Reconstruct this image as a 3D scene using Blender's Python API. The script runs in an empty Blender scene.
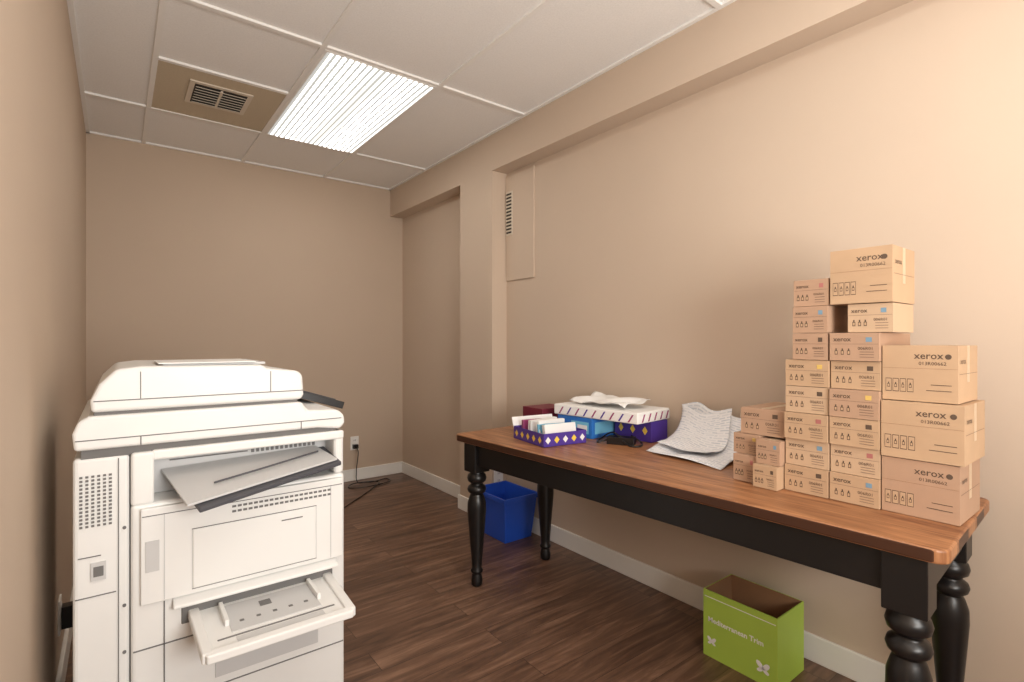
import bpy, bmesh, math, random
from mathutils import Vector, Matrix
random.seed(4)
S = bpy.context.scene
try:
    S.view_settings.view_transform = 'Standard'
except Exception: pass

def lin(c):
    return tuple(((v/255)/12.92 if v/255 <= 0.04045 else ((v/255+0.055)/1.055)**2.4) for v in c)

# ---------------------------------------------------------------- materials
def mat(name, rgb, rough=0.5, noise=0.06, scale=8.0, bump=0.0, bscale=60.0, metal=0.0, spec=None, stretch=None):
    m = bpy.data.materials.new(name); m.use_nodes = True
    nt = m.node_tree; N = nt.nodes; L = nt.links
    b = N['Principled BSDF']
    c = lin(rgb)
    tc = N.new('ShaderNodeTexCoord')
    mp = N.new('ShaderNodeMapping'); L.new(tc.outputs['Object'], mp.inputs[0])
    if stretch: mp.inputs['Scale'].default_value = stretch
    no = N.new('ShaderNodeTexNoise'); no.inputs['Scale'].default_value = scale; no.inputs['Detail'].default_value = 4
    L.new(mp.outputs[0], no.inputs['Vector'])
    cr = N.new('ShaderNodeValToRGB')
    cr.color_ramp.elements[0].position = 0.3; cr.color_ramp.elements[1].position = 0.7
    cr.color_ramp.elements[0].color = (*[v*(1-noise) for v in c], 1)
    cr.color_ramp.elements[1].color = (*[min(1, v*(1+noise)) for v in c], 1)
    L.new(no.outputs['Fac'], cr.inputs[0]); L.new(cr.outputs[0], b.inputs['Base Color'])
    b.inputs['Roughness'].default_value = rough
    b.inputs['Metallic'].default_value = metal
    if spec is not None: b.inputs['Specular IOR Level'].default_value = spec
    if bump > 0:
        n2 = N.new('ShaderNodeTexNoise'); n2.inputs['Scale'].default_value = bscale; n2.inputs['Detail'].default_value = 3
        L.new(tc.outputs['Object'], n2.inputs['Vector'])
        bp = N.new('ShaderNodeBump'); bp.inputs['Strength'].default_value = bump; bp.inputs['Distance'].default_value = 0.002
        L.new(n2.outputs['Fac'], bp.inputs['Height']); L.new(bp.outputs[0], b.inputs['Normal'])
    return m

def floor_mat():
    m = bpy.data.materials.new('wood_plank_floor'); m.use_nodes = True
    nt = m.node_tree; N = nt.nodes; L = nt.links; b = N['Principled BSDF']
    tc = N.new('ShaderNodeTexCoord')
    br = N.new('ShaderNodeTexBrick'); br.offset = 0.37; br.offset_frequency = 2
    br.inputs['Scale'].default_value = 1.0
    br.inputs['Brick Width'].default_value = 1.22; br.inputs['Row Height'].default_value = 0.127
    br.inputs['Mortar Size'].default_value = 0.0010; br.inputs['Mortar Smooth'].default_value = 0.2
    br.inputs['Color1'].default_value = (0.0, 0.0, 0.0, 1); br.inputs['Color2'].default_value = (1, 1, 1, 1)
    br.inputs['Mortar'].default_value = (0.5, 0.5, 0.5, 1)
    L.new(tc.outputs['Object'], br.inputs['Vector'])
    mp = N.new('ShaderNodeMapping'); mp.inputs['Scale'].default_value = (1.6, 16, 1)
    L.new(tc.outputs['Object'], mp.inputs[0])
    ad = N.new('ShaderNodeVectorMath'); ad.operation = 'ADD'
    sc = N.new('ShaderNodeVectorMath'); sc.operation = 'SCALE'; sc.inputs['Scale'].default_value = 7
    L.new(br.outputs['Color'], sc.inputs[0]); L.new(mp.outputs[0], ad.inputs[0]); L.new(sc.outputs[0], ad.inputs[1])
    no = N.new('ShaderNodeTexNoise'); no.inputs['Scale'].default_value = 1.6; no.inputs['Detail'].default_value = 7; no.inputs['Roughness'].default_value = 0.65
    no.inputs['Distortion'].default_value = 0.6
    L.new(ad.outputs[0], no.inputs['Vector'])
    cr = N.new('ShaderNodeValToRGB'); e = cr.color_ramp.elements
    e[0].position = 0.28; e[0].color = (*lin((74, 54, 43)), 1)
    e[1].position = 0.75; e[1].color = (*lin((158, 125, 102)), 1)
    x = e.new(0.5); x.color = (*lin((110, 82, 65)), 1)
    L.new(no.outputs['Fac'], cr.inputs[0])
    mx = N.new('ShaderNodeMixRGB'); mx.blend_type = 'MULTIPLY'; mx.inputs[0].default_value = 1
    c2 = N.new('ShaderNodeValToRGB'); c2.color_ramp.elements[0].color = (0.80, 0.77, 0.76, 1); c2.color_ramp.elements[1].color = (1.1, 1.08, 1.07, 1)
    L.new(br.outputs['Color'], c2.inputs[0]); L.new(cr.outputs[0], mx.inputs[1]); L.new(c2.outputs[0], mx.inputs[2])
    m3 = N.new('ShaderNodeMixRGB'); m3.inputs[2].default_value = (*lin((48, 34, 27)), 1)
    L.new(br.outputs['Fac'], m3.inputs[0]); L.new(mx.outputs[0], m3.inputs[1])
    L.new(m3.outputs[0], b.inputs['Base Color'])
    b.inputs['Roughness'].default_value = 0.34
    bp = N.new('ShaderNodeBump'); bp.inputs['Strength'].default_value = 0.25; bp.inputs['Distance'].default_value = 0.002
    L.new(no.outputs['Fac'], bp.inputs['Height']); L.new(bp.outputs[0], b.inputs['Normal'])
    return m

def table_mat():
    m = bpy.data.materials.new('stained_table_wood'); m.use_nodes = True
    nt = m.node_tree; N = nt.nodes; L = nt.links; b = N['Principled BSDF']
    tc = N.new('ShaderNodeTexCoord')
    sw = N.new('ShaderNodeMapping'); sw.inputs['Rotation'].default_value = (0, 0, math.radians(90))
    L.new(tc.outputs['Object'], sw.inputs[0])
    br = N.new('ShaderNodeTexBrick'); br.offset = 0.4; br.inputs['Scale'].default_value = 1
    br.inputs['Brick Width'].default_value = 2.6; br.inputs['Row Height'].default_value = 0.118
    br.inputs['Mortar Size'].default_value = 0.0008
    br.inputs['Color1'].default_value = (0, 0, 0, 1); br.inputs['Color2'].default_value = (1, 1, 1, 1)
    L.new(sw.outputs[0], br.inputs['Vector'])
    mp = N.new('ShaderNodeMapping'); mp.inputs['Scale'].default_value = (18, 1.8, 1)
    L.new(tc.outputs['Object'], mp.inputs[0])
    ad = N.new('ShaderNodeVectorMath'); ad.operation = 'ADD'
    sc = N.new('ShaderNodeVectorMath'); sc.operation = 'SCALE'; sc.inputs['Scale'].default_value = 5
    L.new(br.outputs['Color'], sc.inputs[0]); L.new(mp.outputs[0], ad.inputs[0]); L.new(sc.outputs[0], ad.inputs[1])
    no = N.new('ShaderNodeTexNoise'); no.inputs['Scale'].default_value = 2; no.inputs['Detail'].default_value = 7; no.inputs['Distortion'].default_value = 0.9; no.inputs['Roughness'].default_value = .6
    L.new(ad.outputs[0], no.inputs['Vector'])
    cr = N.new('ShaderNodeValToRGB'); e = cr.color_ramp.elements
    e[0].position = 0.3; e[0].color = (*lin((112, 66, 38)), 1)
    e[1].position = 0.7; e[1].color = (*lin((186, 132, 90)), 1)
    L.new(no.outputs['Fac'], cr.inputs[0])
    m3 = N.new('ShaderNodeMixRGB'); m3.inputs[2].default_value = (*lin((66, 38, 24)), 1)
    L.new(br.outputs['Fac'], m3.inputs[0]); L.new(cr.outputs[0], m3.inputs[1])
    L.new(m3.outputs[0], b.inputs['Base Color'])
    b.inputs['Roughness'].default_value = 0.38
    return m

def lens_mat():
    m = bpy.data.materials.new('lit_prismatic_lens'); m.use_nodes = True
    nt = m.node_tree; N = nt.nodes; L = nt.links
    for n in list(N):
        if n.type != 'OUTPUT_MATERIAL': N.remove(n)
    out = [n for n in N if n.type == 'OUTPUT_MATERIAL'][0]
    tc = N.new('ShaderNodeTexCoord'); sp = N.new('ShaderNodeSeparateXYZ'); L.new(tc.outputs['Object'], sp.inputs[0])
    mu = N.new('ShaderNodeMath'); mu.operation = 'MULTIPLY'; mu.inputs[1].default_value = 32.0
    L.new(sp.outputs['X'], mu.inputs[0])
    fr = N.new('ShaderNodeMath'); fr.operation = 'FRACT'; L.new(mu.outputs[0], fr.inputs[0])
    gt = N.new('ShaderNodeMath'); gt.operation = 'GREATER_THAN'; gt.inputs[1].default_value = 0.5
    L.new(fr.outputs[0], gt.inputs[0])
    cs = N.new('ShaderNodeMath'); cs.operation = 'MULTIPLY'; cs.inputs[1].default_value = 2*math.pi/0.275; L.new(sp.outputs['X'], cs.inputs[0])
    co = N.new('ShaderNodeMath'); co.operation = 'COSINE'; L.new(cs.outputs[0], co.inputs[0])
    hi = N.new('ShaderNodeMapRange'); hi.inputs['From Min'].default_value = 1; hi.inputs['From Max'].default_value = -1
    hi.inputs['To Min'].default_value = 2.0; hi.inputs['To Max'].default_value = LENS; L.new(co.outputs[0], hi.inputs['Value'])
    mr = N.new('ShaderNodeMapRange'); mr.inputs['To Min'].default_value = 0.6
    L.new(gt.outputs[0], mr.inputs['Value']); L.new(hi.outputs[0], mr.inputs['To Max'])
    em = N.new('ShaderNodeEmission'); em.inputs[0].default_value = (1.0, 0.955, 0.88, 1)
    L.new(mr.outputs[0], em.inputs[1]); L.new(em.outputs[0], out.inputs[0])
    return m
LENS = 15.0

M = {}
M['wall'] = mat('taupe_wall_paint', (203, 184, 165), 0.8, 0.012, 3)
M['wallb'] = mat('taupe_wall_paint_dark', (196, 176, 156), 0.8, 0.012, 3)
M['ceil'] = mat('ceiling_tile', (243, 242, 240), 0.9, 0.04, 140, 0.4, 260)
M['tan_tile'] = mat('tan_ceiling_tile', (202, 188, 164), 0.9, 0.05, 140, 0.4, 260)
M['grid'] = mat('ceiling_grid_metal', (242, 241, 238), 0.5, 0.01)
M['trim'] = mat('white_trim_paint', (240, 238, 233), 0.45, 0.01)
M['floor'] = floor_mat(); M['twood'] = table_mat()
M['black'] = mat('black_paint', (22, 20, 20), 0.35, 0.1)
M['plastic'] = mat('copier_white_plastic', (232, 232, 230), 0.42, 0.01)
M['plastic2'] = mat('copier_grey_plastic', (200, 200, 200), 0.45, 0.01)
M['groove'] = mat('copier_groove', (112, 111, 110), 0.7, 0.02)
M['dgrey'] = mat('dark_grey_plastic', (74, 74, 80), 0.5, 0.03)
M['steel'] = mat('brushed_steel', (150, 150, 152), 0.3, 0.05, metal=0.6)
M['card'] = mat('cardboard', (190, 158, 126), 0.8, 0.08, 5)
M['card2'] = mat('cardboard_light', (196, 166, 136), 0.8, 0.06, 5)
M['cardp'] = mat('cardboard_pinkish', (180, 146, 120), 0.8, 0.06, 5)
M['cardd'] = mat('cardboard_dark', (150, 112, 80), 0.85, 0.08, 6)
M['tape'] = mat('packing_tape', (206, 180, 150), 0.3, 0.03)
M['ink'] = mat('printed_ink', (92, 74, 60), 0.8, 0.03)
M['white'] = mat('white_paper', (238, 237, 235), 0.7, 0.01)
M['purple'] = mat('purple_carton', (78, 54, 148), 0.45, 0.05)
M['yellow'] = mat('yellow_print', (236, 205, 80), 0.5, 0.03)
M['cyan'] = mat('cyan_print', (120, 190, 222), 0.5, 0.03)
M['magenta'] = mat('magenta_print', (150, 60, 110), 0.5, 0.03)
M['tagb'] = mat('tag_blue', (120, 150, 170), 0.6, 0.03)
M['tagm'] = mat('tag_rose', (176, 110, 104), 0.6, 0.03)
M['tagy'] = mat('tag_yellow', (214, 180, 100), 0.6, 0.03)
M['blue'] = mat('blue_carton', (46, 116, 198), 0.45, 0.04)
M['maroon'] = mat('maroon_cover', (110, 30, 50), 0.5, 0.04)
M['bin'] = mat('blue_plastic', (38, 86, 200), 0.4, 0.03)
M['green'] = mat('lime_green_print', (172, 202, 82), 0.5, 0.03)
M['vent'] = mat('vent_dark', (60, 52, 44), 0.8, 0.02)
M['ventw'] = mat('vent_enamel', (214, 203, 186), 0.4, 0.02)
M['lens'] = lens_mat()
M['door'] = mat('door_paint', (214, 205, 190), 0.5, 0.02)

# ---------------------------------------------------------------- builder
class B:
    def __init__(s, name, origin=(0, 0, 0), rz=0.0):
        s.name = name; s.o = Vector(origin); s.bm = bmesh.new(); s.mats = []; s.rz = rz
    def mi(s, m):
        m = M[m]
        if m not in s.mats: s.mats.append(m)
        return s.mats.index(m)
    def poly(s, vs, fs, m, smooth=False):
        i = s.mi(m); V = [s.bm.verts.new(v) for v in vs]
        for f in fs:
            try:
                F = s.bm.faces.new([V[k] for k in f]); F.material_index = i; F.smooth = smooth
            except ValueError: pass
    def box(s, x0, x1, y0, y1, z0, z1, m, rot=None, piv=None):
        vs = [Vector((x, y, z)) for x in (x0, x1) for y in (y0, y1) for z in (z0, z1)]
        if rot:
            p = Vector(piv) if piv else Vector(((x0+x1)/2, (y0+y1)/2, (z0+z1)/2))
            vs = [rot @ (v-p)+p for v in vs]
        s.poly(vs, [(0, 1, 3, 2), (4, 6, 7, 5), (0, 4, 5, 1), (2, 3, 7, 6), (0, 2, 6, 4), (1, 5, 7, 3)], m)
    def prism(s, pts, axis, a, b, m):
        def mk(p, q):
            if axis == 'x': return (q, p[0], p[1])
            if axis == 'y': return (p[0], q, p[1])
            return (p[0], p[1], q)
        n = len(pts); vs = [mk(p, a) for p in pts]+[mk(p, b) for p in pts]
        fs = [tuple(range(n)), tuple(range(2*n-1, n-1, -1))]+[(i, i+n, (i+1) % n+n, (i+1) % n) for i in range(n)]
        s.poly(vs, fs, m)
    def lathe(s, prof, cx, cy, m, n=28):
        vs = []; fs = []
        for r, z in prof:
            for k in range(n):
                t = 2*math.pi*k/n; vs.append((cx+r*math.cos(t), cy+r*math.sin(t), z))
        for j in range(len(prof)-1):
            for k in range(n):
                fs.append((j*n+k, j*n+(k+1) % n, (j+1)*n+(k+1) % n, (j+1)*n+k))
        fs.append(tuple(range(n-1, -1, -1))); fs.append(tuple((len(prof)-1)*n+k for k in range(n)))
        s.poly(vs, fs, m, True)
    def cyl(s, c, axis, r, h, m, n=20):
        vs = []
        for q in (-h/2, h/2):
            for k in range(n):
                t = 2*math.pi*k/n; a, b = r*math.cos(t), r*math.sin(t)
                v = {'x': (q, a, b), 'y': (a, q, b), 'z': (a, b, q)}[axis]
                vs.append((c[0]+v[0], c[1]+v[1], c[2]+v[2]))
        s.poly(vs, [tuple(range(n)), tuple(range(2*n-1, n-1, -1))]+[(k, k+n, (k+1) % n+n, (k+1) % n) for k in range(n)], m)
    def tube(s, pts, r, m, n=8, sub=6):
        P = [Vector(p) for p in pts]; Q = []
        for i in range(len(P)-1):
            p0 = P[max(i-1, 0)]; p1 = P[i]; p2 = P[i+1]; p3 = P[min(i+2, len(P)-1)]
            for k in range(sub):
                t = k/sub
                Q.append(0.5*((2*p1)+(p2-p0)*t+(2*p0-5*p1+4*p2-p3)*t*t+(3*p1-p0-3*p2+p3)*t**3))
        Q.append(P[-1]); vs = []; fs = []
        for i, q in enumerate(Q):
            d = (Q[min(i+1, len(Q)-1)]-Q[max(i-1, 0)]).normalized()
            u = d.cross(Vector((0, 0, 1)))
            if u.length < 0.05: u = d.cross(Vector((1, 0, 0)))
            u.normalize(); w = d.cross(u)
            for k in range(n):
                t = 2*math.pi*k/n; vs.append(q+u*r*math.cos(t)+w*r*math.sin(t))
        for i in range(len(Q)-1):
            for k in range(n): fs.append((i*n+k, i*n+(k+1) % n, (i+1)*n+(k+1) % n, (i+1)*n+k))
        s.poly(vs, fs, m, True)
    def text(s, body, size, loc, face, m, bold=0.0):
        cu = bpy.data.curves.new('t', 'FONT'); cu.body = body; cu.size = size; cu.offset = bold; cu.resolution_u = 2
        ob = bpy.data.objects.new('t', cu); S.collection.objects.link(ob)
        bpy.context.view_layer.update()
        me = bpy.data.meshes.new_from_object(ob.evaluated_get(bpy.context.evaluated_depsgraph_get()))
        bpy.data.objects.remove(ob)
        if face == '-x': R = Matrix(((0, 0, -1), (-1, 0, 0), (0, 1, 0)))
        elif face == '-y': R = Matrix(((1, 0, 0), (0, 0, -1), (0, 1, 0)))
        else: R = Matrix.Identity(3)
        T = Matrix.Translation(loc) @ R.to_4x4()
        vs = [T @ v.co for v in me.vertices]
        s.poly(vs, [tuple(p.vertices) for p in me.polygons], m)
    def quad(s, vs, m): s.poly(vs, [(0, 1, 2, 3)], m)
    def qx(s, x, y0, y1, z0, z1, m): s.quad([(x, y1, z0), (x, y0, z0), (x, y0, z1), (x, y1, z1)], m)
    def qy(s, y, x0, x1, z0, z1, m): s.quad([(x0, y, z0), (x1, y, z0), (x1, y, z1), (x0, y, z1)], m)
    def build(s, bevel=0.0, seg=2, parent=None, local=False, ang=35):
        if not local:
            for v in s.bm.verts: v.co = v.co - s.o
        me = bpy.data.meshes.new(s.name); s.bm.normal_update()
        s.bm.to_mesh(me); s.bm.free()
        for m in s.mats: me.materials.append(m)
        ob = bpy.data.objects.new(s.name, me); S.collection.objects.link(ob)
        ob.location = s.o; ob.rotation_euler = (0, 0, s.rz)
        if bevel > 0:
            b = ob.modifiers.new('bevel', 'BEVEL'); b.width = bevel; b.segments = seg; b.limit_method = 'ANGLE'; b.angle_limit = math.radians(ang)
            b.harden_normals = False
        if parent:
            ob.parent = parent
            if not getattr(s, 'loc_parent', False): ob.matrix_parent_inverse = Matrix.Translation(-parent.location)
        return ob
def empty(name, loc, rz=0):
    e = bpy.data.objects.new(name, None); S.collection.objects.link(e); e.location = loc; e.rotation_euler = (0, 0, rz); e.empty_display_size = 0.1
    bpy.context.view_layer.update(); return e
def sbox(name, x0, x1, y0, y1, z0, z1, m, bevel=0, parent=None, seg=2):
    b = B(name, ((x0+x1)/2, (y0+y1)/2, (z0+z1)/2)); b.box(x0, x1, y0, y1, z0, z1, m); return b.build(bevel, seg, parent)

# ---------------------------------------------------------------- room shell
XL, XR, XB = -0.156, 2.08, 1.96
YB, YF, H, ZB = 4.356, -1.4, 2.56, 2.32
b = B('floor'); b.box(XL-.1, XR+.1, YF-.1, YB+.1, -.1, 0, 'floor'); b.build()
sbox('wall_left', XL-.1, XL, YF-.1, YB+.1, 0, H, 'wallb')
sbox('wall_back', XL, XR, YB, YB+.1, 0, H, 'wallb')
# right wall with its dropped beam and pilaster as one piece
b = B('wall_right', (XR, 1.5, 1.2)); b.box(XR, XR+.1, YF-.1, YB+.1, 0, H, 'wall')
b.box(XB, XR, 2.77, 3.165, 0, H, 'wall'); b.box(XB, XR, YF, 2.77, ZB, H, 'wall'); b.box(XB, XR, 3.165, YB, ZB, H, 'wall'); b.build()
sbox('wall_front', XL, XR, YF-.1, YF, 0, H, 'wall')
# ceiling
b = B('ceiling', (1, 1.5, H)); b.box(XL-.1, XR+.1, YF-.1, YB+.1, H+.006, H+.1, 'ceil')
b.box(.162, .75, 3.01, 3.66, H+.001, H+.0062, 'tan_tile'); b.build()
gx = [.15, .76, 1.37]; gy = [3.67, 2.42, 1.15, -.12, -1.38]
b = B('trim_ceiling_grid', (1, 1.5, H))
for x in gx: b.box(x-.012, x+.012, YF, YB, H-.004, H+.008, 'grid')
for y in gy: b.box(XL, XB, y-.012, y+.012, H-.0045, H+.008, 'grid')
b.box(.15, .76, 2.99, 3.014, H-.0045, H+.008, 'grid')
b.box(XL, XL+.02, YF, YB, H-.0042, H+.008, 'grid'); b.box(XB-.02, XB, YF, YB, H-.0042, H+.008, 'grid')
b.box(XL, XB, YB-.02, YB, H-.0042, H+.008, 'grid')
b.build()
def troffer(y0, y1):
    b = B('ceiling_light_panel', (1.065, (y0+y1)/2, H))
    b.box(.772, 1.358, y0+.012, y1-.012, H-.006, H+.006, 'grid')
    b.poly([(.785, y0+.025, H-.008), (1.345, y0+.025, H-.008), (1.345, y1-.025, H-.008), (.785, y1-.025, H-.008)], [(0, 3, 2, 1)], 'lens')
    b.build()
troffer(2.42, 3.67); troffer(-.12, 1.15)  # second panel is an unseen fixture added overhead, out of view, for more light
# supply vent in tan tile
b = B('ceiling_air_vent', (.455, 3.30, H)); cx, cy = .455, 3.29
b.box(cx-.15, cx+.15, cy-.15, cy+.15, H-.006, H+.001, 'ventw')
b.box(cx-.125, cx+.125, cy-.125, cy+.125, H-.0075, H-.005, 'vent')
for k in range(7):
    y = cy-.105+k*.035
    b.box(cx-.12, cx+.12, y-.009, y+.009, H-.014, H-.011, 'ventw', Matrix.Rotation(.45, 3, 'X'))
b.box(cx-.006, cx+.006, cy-.12, cy+.12, H-.017, H-.008, 'ventw')
b.build(.001)
# baseboards
bh, bt = .10, .014
sbox('baseboard_back', XL, XR, YB-bt, YB, 0, bh, 'trim', .004)
sbox('baseboard_left', XL, XL+bt, YF, YB-bt, 0, bh, 'trim', .004)
b = B('baseboard_right', (XR, 2, 0))
b.box(XR-bt, XR, YF, 2.77-bt, 0, bh, 'trim'); b.box(XB-bt, XR-bt, 2.77-bt, 2.77, 0, bh, 'trim')
b.box(XB-bt, XB, 2.77, 3.165, 0, bh, 'trim'); b.box(XB-bt, XR-bt, 3.165, 3.165+bt, 0, bh, 'trim')
b.box(XR-bt, XR, 3.165, YB-bt, 0, bh, 'trim'); b.build(.004)
sbox('baseboard_front', 1.4, XR-bt, YF, YF+bt, 0, bh, 'trim', .004)
# door behind the camera
b = B('door_1', (.9, YF, 1)); b.box(.45, 1.3, YF+.001, YF+.03, 0, 2.03, 'door')
for z0, z1 in ((.2, .9), (1.05, 1.85)): b.box(.58, 1.17, YF+.03, YF+.036, z0, z1, 'door')
b.box(.38, .45, YF+.001, YF+.04, 0, 2.1, 'trim'); b.box(1.3, 1.37, YF+.001, YF+.04, 0, 2.1, 'trim'); b.box(.38, 1.37, YF+.001, YF+.04, 2.03, 2.1, 'trim')
b.cyl((1.23, YF+.06, 1.0), 'y', .025, .06, 'steel'); b.build(.003)
# access panel with grille
b = B('wall_access_panel', (XR, 2.6, 1.95))
b.box(XR-.010, XR, 2.475, 2.765, 1.60, 2.30, 'wall')
b.box(XR-.015, XR-.010, 2.69, 2.76, 1.90, 2.19, 'ventw')
for k in range(12): b.box(XR-.017, XR-.014, 2.697, 2.753, 1.912+k*.023, 1.924+k*.023, 'vent')
b.build(.002)

def outlet(name, c, face, plug=False):
    b = B(name, c); x, y, z = c
    if face == '-y':
        b.box(x-.036, x+.036, y-.006, y, z-.058, z+.058, 'trim')
        for dz in (-.024, .024):
            b.box(x-.017, x+.017, y-.008, y-.006, z+dz-.015, z+dz+.015, 'white')
            b.box(x-.008, x-.005, y-.009, y-.008, z+dz-.006, z+dz+.008, 'ink'); b.box(x+.005, x+.008, y-.009, y-.008, z+dz-.006, z+dz+.008, 'ink')
        if plug: b.box(x-.02, x+.02, y-.045, y-.008, z-.042, z-.008, 'black')
    else:
        b.box(x, x+.006, y-.036, y+.036, z-.058, z+.058, 'trim')
        for dz in (-.024, .024): b.box(x+.006, x+.008, y-.017, y+.017, z+dz-.015, z+dz+.015, 'white')
        if plug: b.box(x+.008, x+.045, y-.02, y+.02, z-.045, z+.03, 'black')
    return b.build(.0015)
outlet('wall_outlet', (1.63, YB, .32), '-y', True)
outlet('wall_outlet', (2.01, 2.77, .30), '-y')
outlet('wall_outlet', (XL, 2.35, .26), '+x', True)
b = B('power_cord', (1.65, 4.2, .1))
b.tube([(1.63, YB-.045, .296), (1.63, YB-.09, .25), (1.61, YB-.10, .1), (1.62, YB-.12, .006), (1.75, YB-.16, .006), (1.86, YB-.13, .006), (1.84, YB-.24, .006), (1.62, YB-.28, .006), (1.5, YB-.22, .006), (1.58, YB-.14, .012), (1.76, YB-.21, .012), (1.6, YB-.4, .006), (1.1, YB-.9, .006), (.6, YB-1.6, .006), (.5, 2.33, .006)], .004, 'black')
b.build()
b = B('power_cord', (-.1, 2.3, .15))
b.tube([(XL+.045, 2.35, .24), (XL+.06, 2.34, .19), (XL+.05, 2.33, .08), (XL+.04, 2.31, .03), (XL+.06, 2.32, .006), (.02, 2.36, .006)], .005, 'black'); b.build()

# ---------------------------------------------------------------- table (turned slightly from the wall)
TW, TL, TZ = .595, 1.90, .74
T = empty('farmhouse_table', (1.435, .312, 0), math.radians(3.1))
def tb(name): q = B(name); q.loc_parent = True; return q
b = tb('table_top'); r = .03; pts = []
for (cx, cy, a0) in ((r, r, 180), (TW-r, r, 270), (TW-r, TL-r, 0), (r, TL-r, 90)):
    for k in range(6): a = math.radians(a0+k*18); pts.append((cx+r*math.cos(a), cy+r*math.sin(a)))
b.prism(pts, 'z', TZ-.034, TZ, 'twood'); b.build(.006, 3, T)
b = tb('apron'); az0, az1 = .60, TZ-.034
b.box(.04, .062, .08, TL-.08, az0, az1, 'black'); b.box(TW-.062, TW-.04, .08, TL-.08, az0, az1, 'black')
b.box(.08, TW-.08, .05, .072, az0, az1, 'black'); b.box(.08, TW-.08, TL-.072, TL-.05, az0, az1, 'black'); b.build(.002, 2, T)
prof = [(.022, 0), (.027, .008), (.029, .03), (.024, .055), (.022, .062), (.030, .07), (.030, .078), (.024, .088), (.026, .12), (.033, .2), (.041, .3), (.046, .37), (.045, .41), (.036, .44), (.030, .452), (.043, .462), (.047, .475), (.043, .488), (.030, .498), (.030, .505), (.044, .515), (.048, .53), (.044, .545), (.034, .555), (.034, .562)]
k = 1
for x in (.070, TW-.055):
    for y in (.085, TL-.095):
        b = tb('leg_%d' % k); b.lathe(prof, x, y, 'black'); b.box(x-.045, x+.045, y-.045, y+.045, .562, az1, 'black'); b.build(.003, 2, T, ang=50); k += 1

# ---------------------------------------------------------------- cartons
def bottle(b, x, yc, zc, s):
    b.qx(x, yc-.13*s, yc+.13*s, zc-.3*s, zc+.12*s, 'ink'); b.qx(x, yc-.06*s, yc+.06*s, zc+.12*s, zc+.32*s, 'ink')
    b.qx(x-.0002, yc-.08*s, yc+.08*s, zc-.22*s, zc+.05*s, 'card')
def toner(y0, y1, z0, x0=1.65, dep=.26, h=.0795, m=None, rz=0, tag=0):
    m = m or random.choice(['card', 'card2', 'cardp'])
    b = B('toner_carton', ((x0+dep/2), (y0+y1)/2, z0)); b.rz = rz
    y0 += .001; y1 -= .001; w = y1-y0; z1 = z0+h; f = x0-.0006
    b.box(x0, x0+dep, y0, y1, z0+.0005, z1, m)
    b.qx(f, y0+.002, y1-.002, z0+h*.60, z0+h*.608, 'ink')
    b.text('xerox', w*.15, (f, y1-w*.08, z0+h*.70), '-x', 'ink', .0002)
    b.qx(f, y0+w*.14, y0+w*.26, z0+h*.68, z0+h*.84, ['ink', 'tagb', 'tagm', 'ink', 'tagy'][tag % 5])
    for i in range(3): bottle(b, f, y1-w*(.14+.13*i), z0+h*.33, h*.36)
    b.text('006R01', w*.10, (f, y0+w*.42, z0+h*.40), '-x', 'ink')
    for i in range(3): b.qx(f, y0+w*.10, y0+w*.38, z0+h*(.14+.09*i), z0+h*(.155+.09*i), 'ink')
    b.box(x0+.02, x0+dep-.02, (y0+y1)/2-.012, (y0+y1)/2+.012, z1, z1+.0005, 'tape')
    b.build(.0015)
def bigbox(y0, y1, z0, z1, x0=1.65, dep=.22, m='card'):
    b = B('supply_carton', (x0+dep/2, (y0+y1)/2, z0)); w = y1-y0; h = z1-z0; f = x0-.0006; z1 -= .001
    b.box(x0, x0+dep, y0, y1, z0+.0005, z1, m)
    b.text('xerox', h*.17, (f, y1-w*.44, z0+h*.76), '-x', 'ink', .0002)
    b.cyl((x0, y0+w*.12, z0+h*.80), 'x', h*.045, .0014, 'ink')
    b.text('013R00662', h*.085, (f, y1-w*.50, z0+h*.65), '-x', 'ink')
    b.qx(f, y0+w*.005, y1-w*.005, z0+h*.585, z0+h*.59, 'cardd')
    for i in range(4):
        yy = y1-w*(.09+.10*i); s = w*.042
        b.qx(f, yy-s, yy+s, z0+h*.16, z0+h*.40, 'ink'); b.qx(f-.0002, yy-s*.86, yy+s*.86, z0+h*.172, z0+h*.388, 'card')
        bottle(b, f-.0004, yy, z0+h*.28, h*.15)
    b.qx(f, y0+w*.08, y0+w*.34, z0+h*.3, z0+h*.312, 'ink'); b.qx(f, y0+w*.08, y0+w*.40, z0+h*.2, z0+h*.212, 'ink')
    b.box(x0+dep*.44, x0+dep*.56, y0-.0006, y0, z0+h*.35, z1, 'tape')
    b.qy(y0-.0007, x0+.01, x0+dep-.01, z0+h*.5, z0+h*.506, 'ink')
    b.text('xerox', h*.14, (x0+.02, y0-.0008, z0+h*.68), '-y', 'ink')
    b.box(x0+.01, x0+dep-.01, (y0+y1)/2-.02, (y0+y1)/2+.02, z1, z1+.0005, 'tape')
    b.build(.002)
hz = .0805
for r in range(6): toner(.504, .629, TZ+.001+r*hz, 1.65+random.uniform(-.007, .007), tag=r+1)
for r in range(5): toner(.631, .755, TZ+.001+r*hz, 1.645+random.uniform(-.007, .007), tag=r)
for r in range(5, 8): toner(.633, .733, TZ+.001+r*hz, 1.65+random.uniform(-.005, .005), m='cardp', tag=r)
z = TZ+.001
bigbox(.338, .502, z, z+.148, 1.655, .205, 'cardp'); bigbox(.328, .502, z+.149, z+.300, 1.65, .21); bigbox(.342, .502, z+.301, z+.448, 1.66, .195)
toner(.475, .585, z+6*hz, 1.655, dep=.17, tag=1)
bigbox(.476, .628, z+7*hz+.001, z+7*hz+.156, 1.65, dep=.185)
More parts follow.
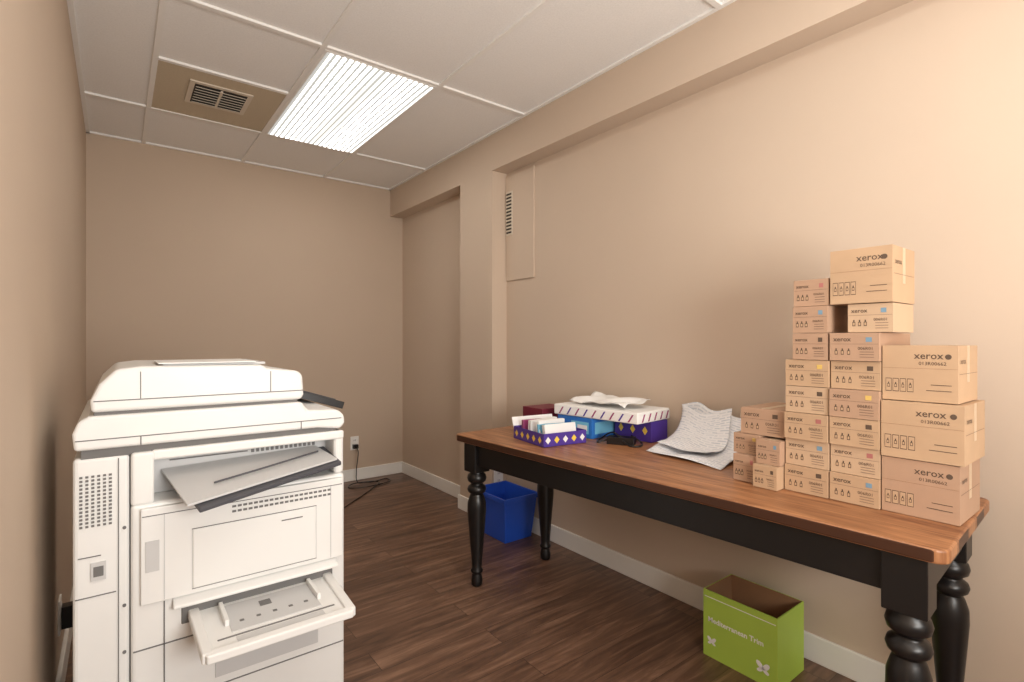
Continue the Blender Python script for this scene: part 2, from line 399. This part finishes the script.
toner(.836, .915, z, 1.63, .26, .086, 'cardp', tag=2); toner(.757, .833, z, 1.60, .26, .07, 'card', tag=3)
toner(.757, .833, z+.071, 1.62, .26, .075, 'cardp', tag=1); toner(.836, .925, z+.087, 1.65, .26, .065, 'cardp', tag=4)
toner(.762, .905, z+.153, 1.66, .24, .085, 'cardp', tag=0)

# ---------------------------------------------------------------- items on table (far end)
b = B('snack_carton', (1.590, 1.79, TZ+.001), rz=math.radians(-8)); hx, hy, hh = .115, .13, .058
b.box(-hx, hx, -hy, hy, 0, .003, 'purple')
b.box(-hx, -hx+.003, -hy, hy, 0, hh, 'purple'); b.box(hx-.003, hx, -hy, hy, 0, hh, 'purple')
b.box(-hx, hx, -hy, -hy+.003, 0, hh, 'purple'); b.box(-hx, hx, hy-.003, hy, 0, hh, 'purple')
for i in range(5):
    c = -hy+.03+i*.05
    b.quad([(-hx-.0006, c+.014, .028), (-hx-.0006, c, .012), (-hx-.0006, c-.014, .028), (-hx-.0006, c, .044)], 'yellow')
    c = -hx+.023+i*.046
    b.quad([(c-.014, -hy-.0006, .028), (c, -hy-.0006, .012), (c+.014, -hy-.0006, .028), (c, -hy-.0006, .044)], 'yellow' if i % 2 else 'white')
for i in range(6):
    R = Matrix.Rotation(random.uniform(-.25, .25), 3, 'X') @ Matrix.Rotation(random.uniform(-.3, .3), 3, 'Z')
    b.box(-.09, .085, -.10+i*.035, -.080+i*.035, .006, .085+random.uniform(-.01, .012), ['white', 'cyan', 'white', 'white', 'white', 'magenta'][i], R)
b.box(-hx, hx, hy, hy+.003, .0, .10, 'white', Matrix.Rotation(-.35, 3, 'X'), (0, hy, .05))
b.build(.0012, local=True)
b = B('blue_carton', (1.855, 1.80, TZ+.001), rz=math.radians(4))
b.box(-.1, .10, -.11, .11, 0, .095, 'blue'); b.qx(-.1006, -.09, .02, .02, .075, 'cyan'); b.qx(-.1008, -.08, -.02, .035, .06, 'white')
b.qy(-.1106, -.08, .08, .02, .075, 'cyan'); b.build(.002, local=True)
b = B('maroon_binder', (1.83, 2.06, TZ+.001)); b.box(-.10, .09, -.06, .10, 0, .11, 'maroon'); b.box(-.095, .0905, -.055, .095, .006, .104, 'white'); b.build(.002, local=True)
b = B('purple_carton', (1.93, 1.57, TZ+.001)); b.box(-.02, .10, -.11, .105, 0, .095, 'purple')
for i in range(3): b.quad([(-.0206, .08-i*.07, .05), (-.0206, .065-i*.07, .03), (-.0206, .05-i*.07, .05), (-.0206, .065-i*.07, .07)], 'yellow')
b.build(.002, local=True)
b = B('paper_ream', (1.90, 1.70, TZ+.0975), rz=math.radians(6))
b.box(-.14, .13, -.25, .235, 0, .050, 'white')
for i in range(9):
    y = -.22+i*.05; b.quad([(-.1406, y+.022, .006), (-.1406, y+.013, .006), (-.1406, y-.010, .040), (-.1406, y-.001, .040)], 'purple' if i % 2 else 'magenta')
for i in range(5):
    x = -.11+i*.05; b.quad([(x, -.2506, .006), (x+.012, -.2506, .006), (x+.03, -.2506, .04), (x+.018, -.2506, .04)], 'magenta')
b.build(.006, 3, local=True)
b = B('black_power_adapter', (1.79, 1.53, TZ+.001), rz=.5)
b.box(-.03, .03, -.06, .06, 0, .032, 'black'); b.tube([(0, .06, .016), (-.03, .10, .006), (.05, .11, .005), (.02, .04, .045), (-.05, -.04, .006), (-.04, -.09, .005), (.04, -.08, .005), (.02, -.04, .036)], .004, 'black')
b.build(.004, local=True)

def sheet_mat():
    m = mat('printed_plan_paper', (232, 232, 232), 0.7, 0.01); nt = m.node_tree; N = nt.nodes; L = nt.links
    b = N['Principled BSDF']; tc = N.new('ShaderNodeTexCoord')
    w = N.new('ShaderNodeTexBrick'); w.inputs['Scale'].default_value = 1
    w.inputs['Brick Width'].default_value = .045; w.inputs['Row Height'].default_value = .014; w.inputs['Mortar Size'].default_value = .0045; w.inputs['Mortar Smooth'].default_value = .3
    w.inputs['Color1'].default_value = (*lin((204, 210, 220)), 1); w.inputs['Color2'].default_value = (*lin((232, 234, 238)), 1); w.inputs['Mortar'].default_value = (*lin((240, 241, 244)), 1)
    L.new(tc.outputs['UV'], w.inputs[0]); L.new(w.outputs[0], b.inputs['Base Color']); return m
M['sheet'] = sheet_mat()
def sheets(name, fn, uvw, uvh, nx=26, ny=30, m='sheet'):
    bm = bmesh.new(); uv = bm.loops.layers.uv.new(); V = {}
    for i in range(nx+1):
        for j in range(ny+1): V[i, j] = bm.verts.new(fn(i/nx, j/ny))
    for i in range(nx):
        for j in range(ny):
            f = bm.faces.new([V[i, j], V[i+1, j], V[i+1, j+1], V[i, j+1]]); f.smooth = True
            for l, (a, c) in zip(f.loops, ((i, j), (i+1, j), (i+1, j+1), (i, j+1))): l[uv].uv = (c/ny*uvw, a/nx*uvh)
    me = bpy.data.meshes.new(name); bm.to_mesh(me); bm.free(); me.materials.append(M[m])
    o = bpy.data.objects.new(name, me); S.collection.objects.link(o)
    s = o.modifiers.new('thick', 'SOLIDIFY'); s.thickness = .0008
def big(lift, x0, ya, yb, run, ph):
    def fn(u, v):
        y = ya+(yb-ya)*v; s = u*run
        x = x0+s*(1-.22*u*u)+.05*(v-.5)+.010*math.sin(v*7+ph)
        zz = .23*max(0, u-.3)**1.5+.009*u*(1+math.sin(y*34+ph))+.005*(1+math.sin(y*17+s*25+ph))
        return (min(x, XR-.012), y+.04*u+.01*math.sin(u*6+ph), TZ+.003+lift+max(0, zz))
    return fn
sheets('printed_plan_sheets', big(0, 1.725, 1.00, 1.37, .40, 0), .37, .40)
sheets('printed_plan_sheets', big(.022, 1.80, 1.10, 1.36, .33, 2.2), .26, .33)
def wrap(u, v):
    x = 1.80+.20*u; y = 1.52+.36*v
    zz = TZ+.153+.012*(1+math.sin(u*9+v*5))*.6+.010*abs(math.sin(v*8+u*3))+.018*u
    return (x+.01*math.sin(v*9), y+.01*math.sin(u*8), zz)
sheets('crumpled_wrapper', wrap, .3, .2, 18, 24, 'white')

# ---------------------------------------------------------------- under table
def openbox(b, c, bw, bd, tw, td, h, t, mo, mi_):
    x, y, z0 = c
    def ring(w, d, z): return [(x-w/2, y-d/2, z), (x+w/2, y-d/2, z), (x+w/2, y+d/2, z), (x-w/2, y+d/2, z)]
    O0, O1 = ring(bw, bd, z0), ring(tw, td, z0+h); I1, I0 = ring(tw-2*t, td-2*t, z0+h), ring(bw-2*t, bd-2*t, z0+t)
    side = [(i, (i+1) % 4, (i+1) % 4+4, i+4) for i in range(4)]
    b.poly(O0+O1, [(3, 2, 1, 0)]+side, mo)
    b.poly(O1+I1, side, mo)
    b.poly(I1+I0, side+[(4, 5, 6, 7)], mi_)
b = B('recycling_bin', (1.925, 2.575, .0)); openbox(b, (1.925, 2.58, 0), .20, .27, .25, .33, .27, .004, 'bin', 'bin')
for (x0, x1, y0, y1) in ((1.79, 1.803, 2.41, 2.75), (2.047, 2.06, 2.41, 2.75), (1.79, 2.06, 2.405, 2.418), (1.79, 2.06, 2.742, 2.755)): b.box(x0, x1, y0, y1, .245, .272, 'bin')
b.box(1.815, 1.822, 2.53, 2.63, .18, .21, 'bin'); b.build(.003)
b = B('green_paper_carton', (1.9, .98, 0)); openbox(b, (1.89, .985, .0005), .20, .28, .20, .28, .25, .004, 'green', 'cardd')
f = 1.7894
b.text('Mediterranean Trim', .026, (f, 1.105, .135), '-x', 'white', .0006)
def butterfly(cy, cz, s):
    for sg in (-1, 1):
        for a0, r in ((.8, 1.0), (-.5, .75)):
            pts = []
            for k in range(12):
                t = 2*math.pi*k/12; u = .5*r+.5*r*math.cos(t); w = .28*r*math.sin(t)
                pts.append((f, cy+sg*s*(u*math.cos(a0)-w*math.sin(a0)), cz+s*(u*math.sin(a0)+w*math.cos(a0))))
            b.poly(pts, [tuple(range(12))], 'white')
butterfly(.895, .055, .032); butterfly(1.09, .06, .024)
b.qx(f, .85, 1.12, .225, .228, 'white')
b.build(.0015)

# ---------------------------------------------------------------- copier
C = empty('office_copier', (.25, 1.97, 0))
FY = 1.65
def cb(name, x0, x1, y0, y1, z0, z1, m, bev=.006, seg=3): return sbox(name, x0, x1, y0, y1, z0, z1, m, bev, C, seg)
cb('body_lower', .03, .585, FY, 2.28, .07, .775, 'plastic', .010)
cb('rear_column', -.085, .028, FY+.012, 2.28, .07, .908, 'plastic', .010)
cb('body_upper', .075, .575, FY+.10, 2.28, .775, .91, 'plastic2', .004)
cb('frame_rear', .03, .080, FY, FY+.2, .772, .91, 'plastic', .008)
cb('frame_top', .075, .585, FY+.004, FY+.2, .885, .912, 'plastic', .006)
cb('frame_front', .555, .587, FY+.01, 2.28, .772, .912, 'plastic', .012)
b = B('scanner_deck', (.2, 1.95, .96))
b.prism([(-.082, .928), (.50, .928), (.572, .918), (.588, .935), (.584, .962), (.565, .980), (.47, .986), (.455, 1.012), (-.055, 1.012), (-.075, 1.0), (-.086, .97)], 'y', FY+.002, 2.27, 'plastic'); b.build(.008, 3, C)
cb('deck_gap', -.07, .56, FY+.014, 2.26, .905, .93, 'groove', .002)
cb('glass_gap', -.045, .445, FY+.02, 2.22, 1.008, 1.022, 'groove', .002)
b = B('document_feeder', (.2, 1.95, 1.07))
b.prism([(-.05, 1.020), (.455, 1.020), (.462, 1.035), (.458, 1.095), (.445, 1.108), (.36, 1.118), (.34, 1.130), (.05, 1.134), (-.0, 1.128), (-.035, 1.09), (-.052, 1.05)], 'y', FY+.01, 2.20, 'plastic'); b.build(.012, 4, C)
cb('feeder_tray', .10, .36, FY+.05, 1.98, 1.130, 1.138, 'plastic2', .003)
b = B('feeder_paper', (.2, 1.8, 1.145)); b.box(.09, .33, FY+.03, 1.93, 1.138, 1.141, 'white'); b.build(.0, 1, C)
b = B('feeder_lines', (.2, 1.66, 1.05))
b.box(-.045, .458, FY+.0085, FY+.012, 1.047, 1.0495, 'groove'); b.box(.05, .052, FY+.0085, FY+.012, 1.05, 1.12, 'groove'); b.box(.365, .367, FY+.0085, FY+.012, 1.05, 1.11, 'groove')
b.box(-.08, .575, FY+.0005, FY+.004, .952, .9545, 'groove'); b.box(.05, .0525, FY+.0005, FY+.004, .93, .952, 'groove'); b.box(.45, .4525, FY+.0005, FY+.004, .93, .952, 'groove')
b.build(0, 1, C)
b = B('control_panel', (.58, 2.0, .99)); R = Matrix.Rotation(math.radians(18), 3, 'Y')
b.box(.50, .66, 1.86, 2.22, .978, 1.003, 'black', R); b.box(.52, .64, 1.9, 2.18, 1.003, 1.006, 'dgrey', R, (.58, 2.04, .9905)); b.build(.006, 3, C)
b = B('exit_tray', (.3, 1.6, .84))
vs = [(.12, FY+.10, .835), (.55, FY+.10, .850), (.565, FY-.03, .820), (.165, FY-.16, .783)]
vs2 = [(x, y, z-.012) for x, y, z in vs]
b.poly(vs+vs2, [(0, 3, 2, 1), (4, 5, 6, 7), (0, 1, 5, 4), (1, 2, 6, 5), (2, 3, 7, 6), (3, 0, 4, 7)], 'dgrey'); b.build(.003, 2, C)
b = B('exit_tray_top', (.3, 1.6, .84))
vs = [(.10, FY+.095, .842), (.52, FY+.095, .857), (.555, FY-.02, .830), (.140, FY-.145, .794)]
vs2 = [(x, y, z-.006) for x, y, z in vs]
b.poly(vs+vs2, [(0, 3, 2, 1), (4, 5, 6, 7), (0, 1, 5, 4), (1, 2, 6, 5), (2, 3, 7, 6), (3, 0, 4, 7)], 'plastic2')
b.tube([(.21, FY-.06, .819), (.35, FY-.025, .834), (.51, FY+.03, .849)], .003, 'dgrey'); b.build(.002, 2, C)
b = B('recess_grille', (.4, 1.74, .86))
for i in range(14): b.box(.33+i*.014, .338+i*.014, FY+.096, FY+.1005, .858, .88, 'groove')
for i in range(2): b.box(.12, .32, FY+.096, FY+.1005, .862+i*.010, .865+i*.010, 'groove')
b.build(0, 1, C)
b = B('side_door', (.3, FY, .63))
b.box(.05, .575, FY-.014, FY+.002, .515, .765, 'plastic'); b.box(.165, .49, FY-.018, FY-.012, .53, .69, 'plastic'); b.build(.004, 3, C)
b = B('side_door_vents', (.4, FY, .72))
for r in range(2):
    for i in range(20): b.box(.26+i*.014, .270+i*.014, FY-.0155, FY-.013, .716+r*.014, .722+r*.014, 'groove')
b.box(.163, .165, FY-.0155, FY-.012, .53, .69, 'plastic2'); b.box(.490, .492, FY-.0155, FY-.012, .53, .69, 'plastic2'); b.box(.163, .492, FY-.0155, FY-.012, .690, .692, 'groove'); b.box(.163, .492, FY-.0155, FY-.012, .528, .530, 'groove')
b.box(.053, .572, FY-.0155, FY-.012, .744, .746, 'groove'); b.box(.10, .102, FY-.0155, FY-.012, .52, .744, 'plastic2'); b.box(.535, .537, FY-.0155, FY-.012, .52, .744, 'plastic2')
b.box(.06, .09, FY-.017, FY-.013, .60, .68, 'plastic2'); b.box(.39, .45, FY-.0195, FY-.0175, .665, .668, 'groove')
b.build(0, 1, C)
b = B('rear_column_vents', (-.03, FY, .8))
for c in range(6):
    for r in range(14): b.box(-.072+c*.0115, -.066+c*.0115, FY+.009, FY+.0125, .735+r*.0095, .740+r*.0095, 'groove')
b.box(.004, .006, FY+.009, FY+.0125, .09, .9, 'groove')
b.box(-.075, -.03, FY+.009, FY+.0125, .66, .662, 'groove'); b.box(-.05, -.02, FY+.007, FY+.0125, .60, .645, 'plastic2'); b.box(-.045, -.025, FY+.006, FY+.008, .61, .635, 'groove')
b.box(-.08, 0, FY+.009, FY+.0125, .56, .562, 'groove'); b.box(-.08, 0, FY+.009, FY+.0125, .30, .302, 'groove')
for z in (.72, .52, .4, .2): b.cyl((.017, FY+.0105, z), 'y', .004, .006, 'groove', 10)
b.build(0, 1, C)
b = B('bypass_slot', (.34, FY, .47)); b.box(.14, .545, FY-.004, FY+.01, .435, .492, 'groove'); b.build(.002, 1, C)
b = B('bypass_hood', (.34, FY, .51)); b.prism([(FY+.002, .514), (FY-.030, .498), (FY-.030, .490), (FY+.002, .484)], 'x', .12, .555, 'plastic'); b.build(.003, 2, C)
b = B('bypass_tray', (.34, 1.53, .45))
def slab(b, x0, x1, x2, x3, ya, yb, za, zb, t, m):
    vs = [(x0, ya, za), (x1, ya, za), (x3, yb, zb), (x2, yb, zb)]; v2 = [(x, y, z-t) for x, y, z in vs]
    b.poly(vs+v2, [(3, 2, 1, 0), (4, 5, 6, 7), (0, 1, 5, 4), (1, 2, 6, 5), (2, 3, 7, 6), (3, 0, 4, 7)], m)
def zt(y): return .460-.03*(FY-y)
slab(b, .17, .525, .175, .52, FY+.01, FY-.24, zt(FY+.01), zt(FY-.24), .014, 'plastic')
slab(b, .155, .18, .16, .185, FY+.01, FY-.245, zt(FY)+.010, zt(FY-.245)+.008, .026, 'plastic'); slab(b, .515, .54, .505, .53, FY+.01, FY-.245, zt(FY)+.010, zt(FY-.245)+.008, .026, 'plastic')
slab(b, .16, .53, .17, .52, FY-.23, FY-.255, zt(FY-.23)+.008, zt(FY-.255)+.006, .022, 'plastic'); b.build(.004, 3, C)
b = B('bypass_guides', (.34, 1.53, .46))
def onz(x0, x1, ya, yb, lift, t, m): slab(b, x0, x1, x0, x1, FY-ya, FY-yb, zt(FY-ya)+lift, zt(FY-yb)+lift, t, m)
onz(.235, .46, .02, .17, .002, .003, 'plastic2')
onz(.225, .235, .02, .13, .016, .018, 'plastic'); onz(.46, .47, .02, .13, .016, .018, 'plastic')
onz(.20, .49, .184, .190, .0015, .003, 'groove'); onz(.32, .35, .05, .08, .0035, .002, 'groove')
for i in range(5): onz(.26+i*.041, .271+i*.041, .12, .130, .0035, .002, 'groove')
onz(.24, .455, .195, .225, .0015, .002, 'plastic2')
b.build(.001, 1, C)
b = B('lower_lines', (.3, FY, .3))
for z in (.395, .235): b.box(.035, .58, FY-.002, FY+.003, z, z+.003, 'groove')
b.box(.10, .103, FY-.002, FY+.003, .08, .51, 'groove'); b.box(.22, .5, FY-.004, FY+.003, .26, .375, 'plastic2'); b.build(0, 1, C)
cb('plinth', -.07, .57, FY+.03, 2.26, .045, .075, 'dgrey', .003)
b = B('casters', (.25, 1.95, .02))
for x in (-.03, .53):
    for y in (FY+.08, 2.2): b.cyl((x, y, .0255), 'x', .025, .03, 'black')
b.build(.002, 1, C)

# ---------------------------------------------------------------- lamps, world & camera
def area(name, loc, rot, sx, sy, p, col):
    l = bpy.data.lights.new(name, 'AREA'); l.shape = 'RECTANGLE'; l.size = sx; l.size_y = sy; l.energy = p; l.color = col
    o = bpy.data.objects.new(name, l); S.collection.objects.link(o); o.location = loc; o.rotation_euler = rot
# unseen fill light added behind the camera as bounced flash, tipped at the ceiling
area('bounced_flash_fill', (.65, -1.05, 1.35), (math.radians(120), 0, math.radians(3)), 1.0, 1.0, 68, (1, .98, .945))
w = bpy.data.worlds.new('w'); S.world = w; w.use_nodes = True
w.node_tree.nodes['Background'].inputs[0].default_value = (.9, .85, .8, 1); w.node_tree.nodes['Background'].inputs[1].default_value = .3
cam = bpy.data.cameras.new('camera'); co = bpy.data.objects.new('camera', cam); S.collection.objects.link(co)
co.location = (0, 0, 1.2); co.rotation_euler = (math.radians(90), 0, -math.radians(37.5)); cam.sensor_width = 36; cam.lens = 18.14; cam.clip_start = .02
S.camera = co
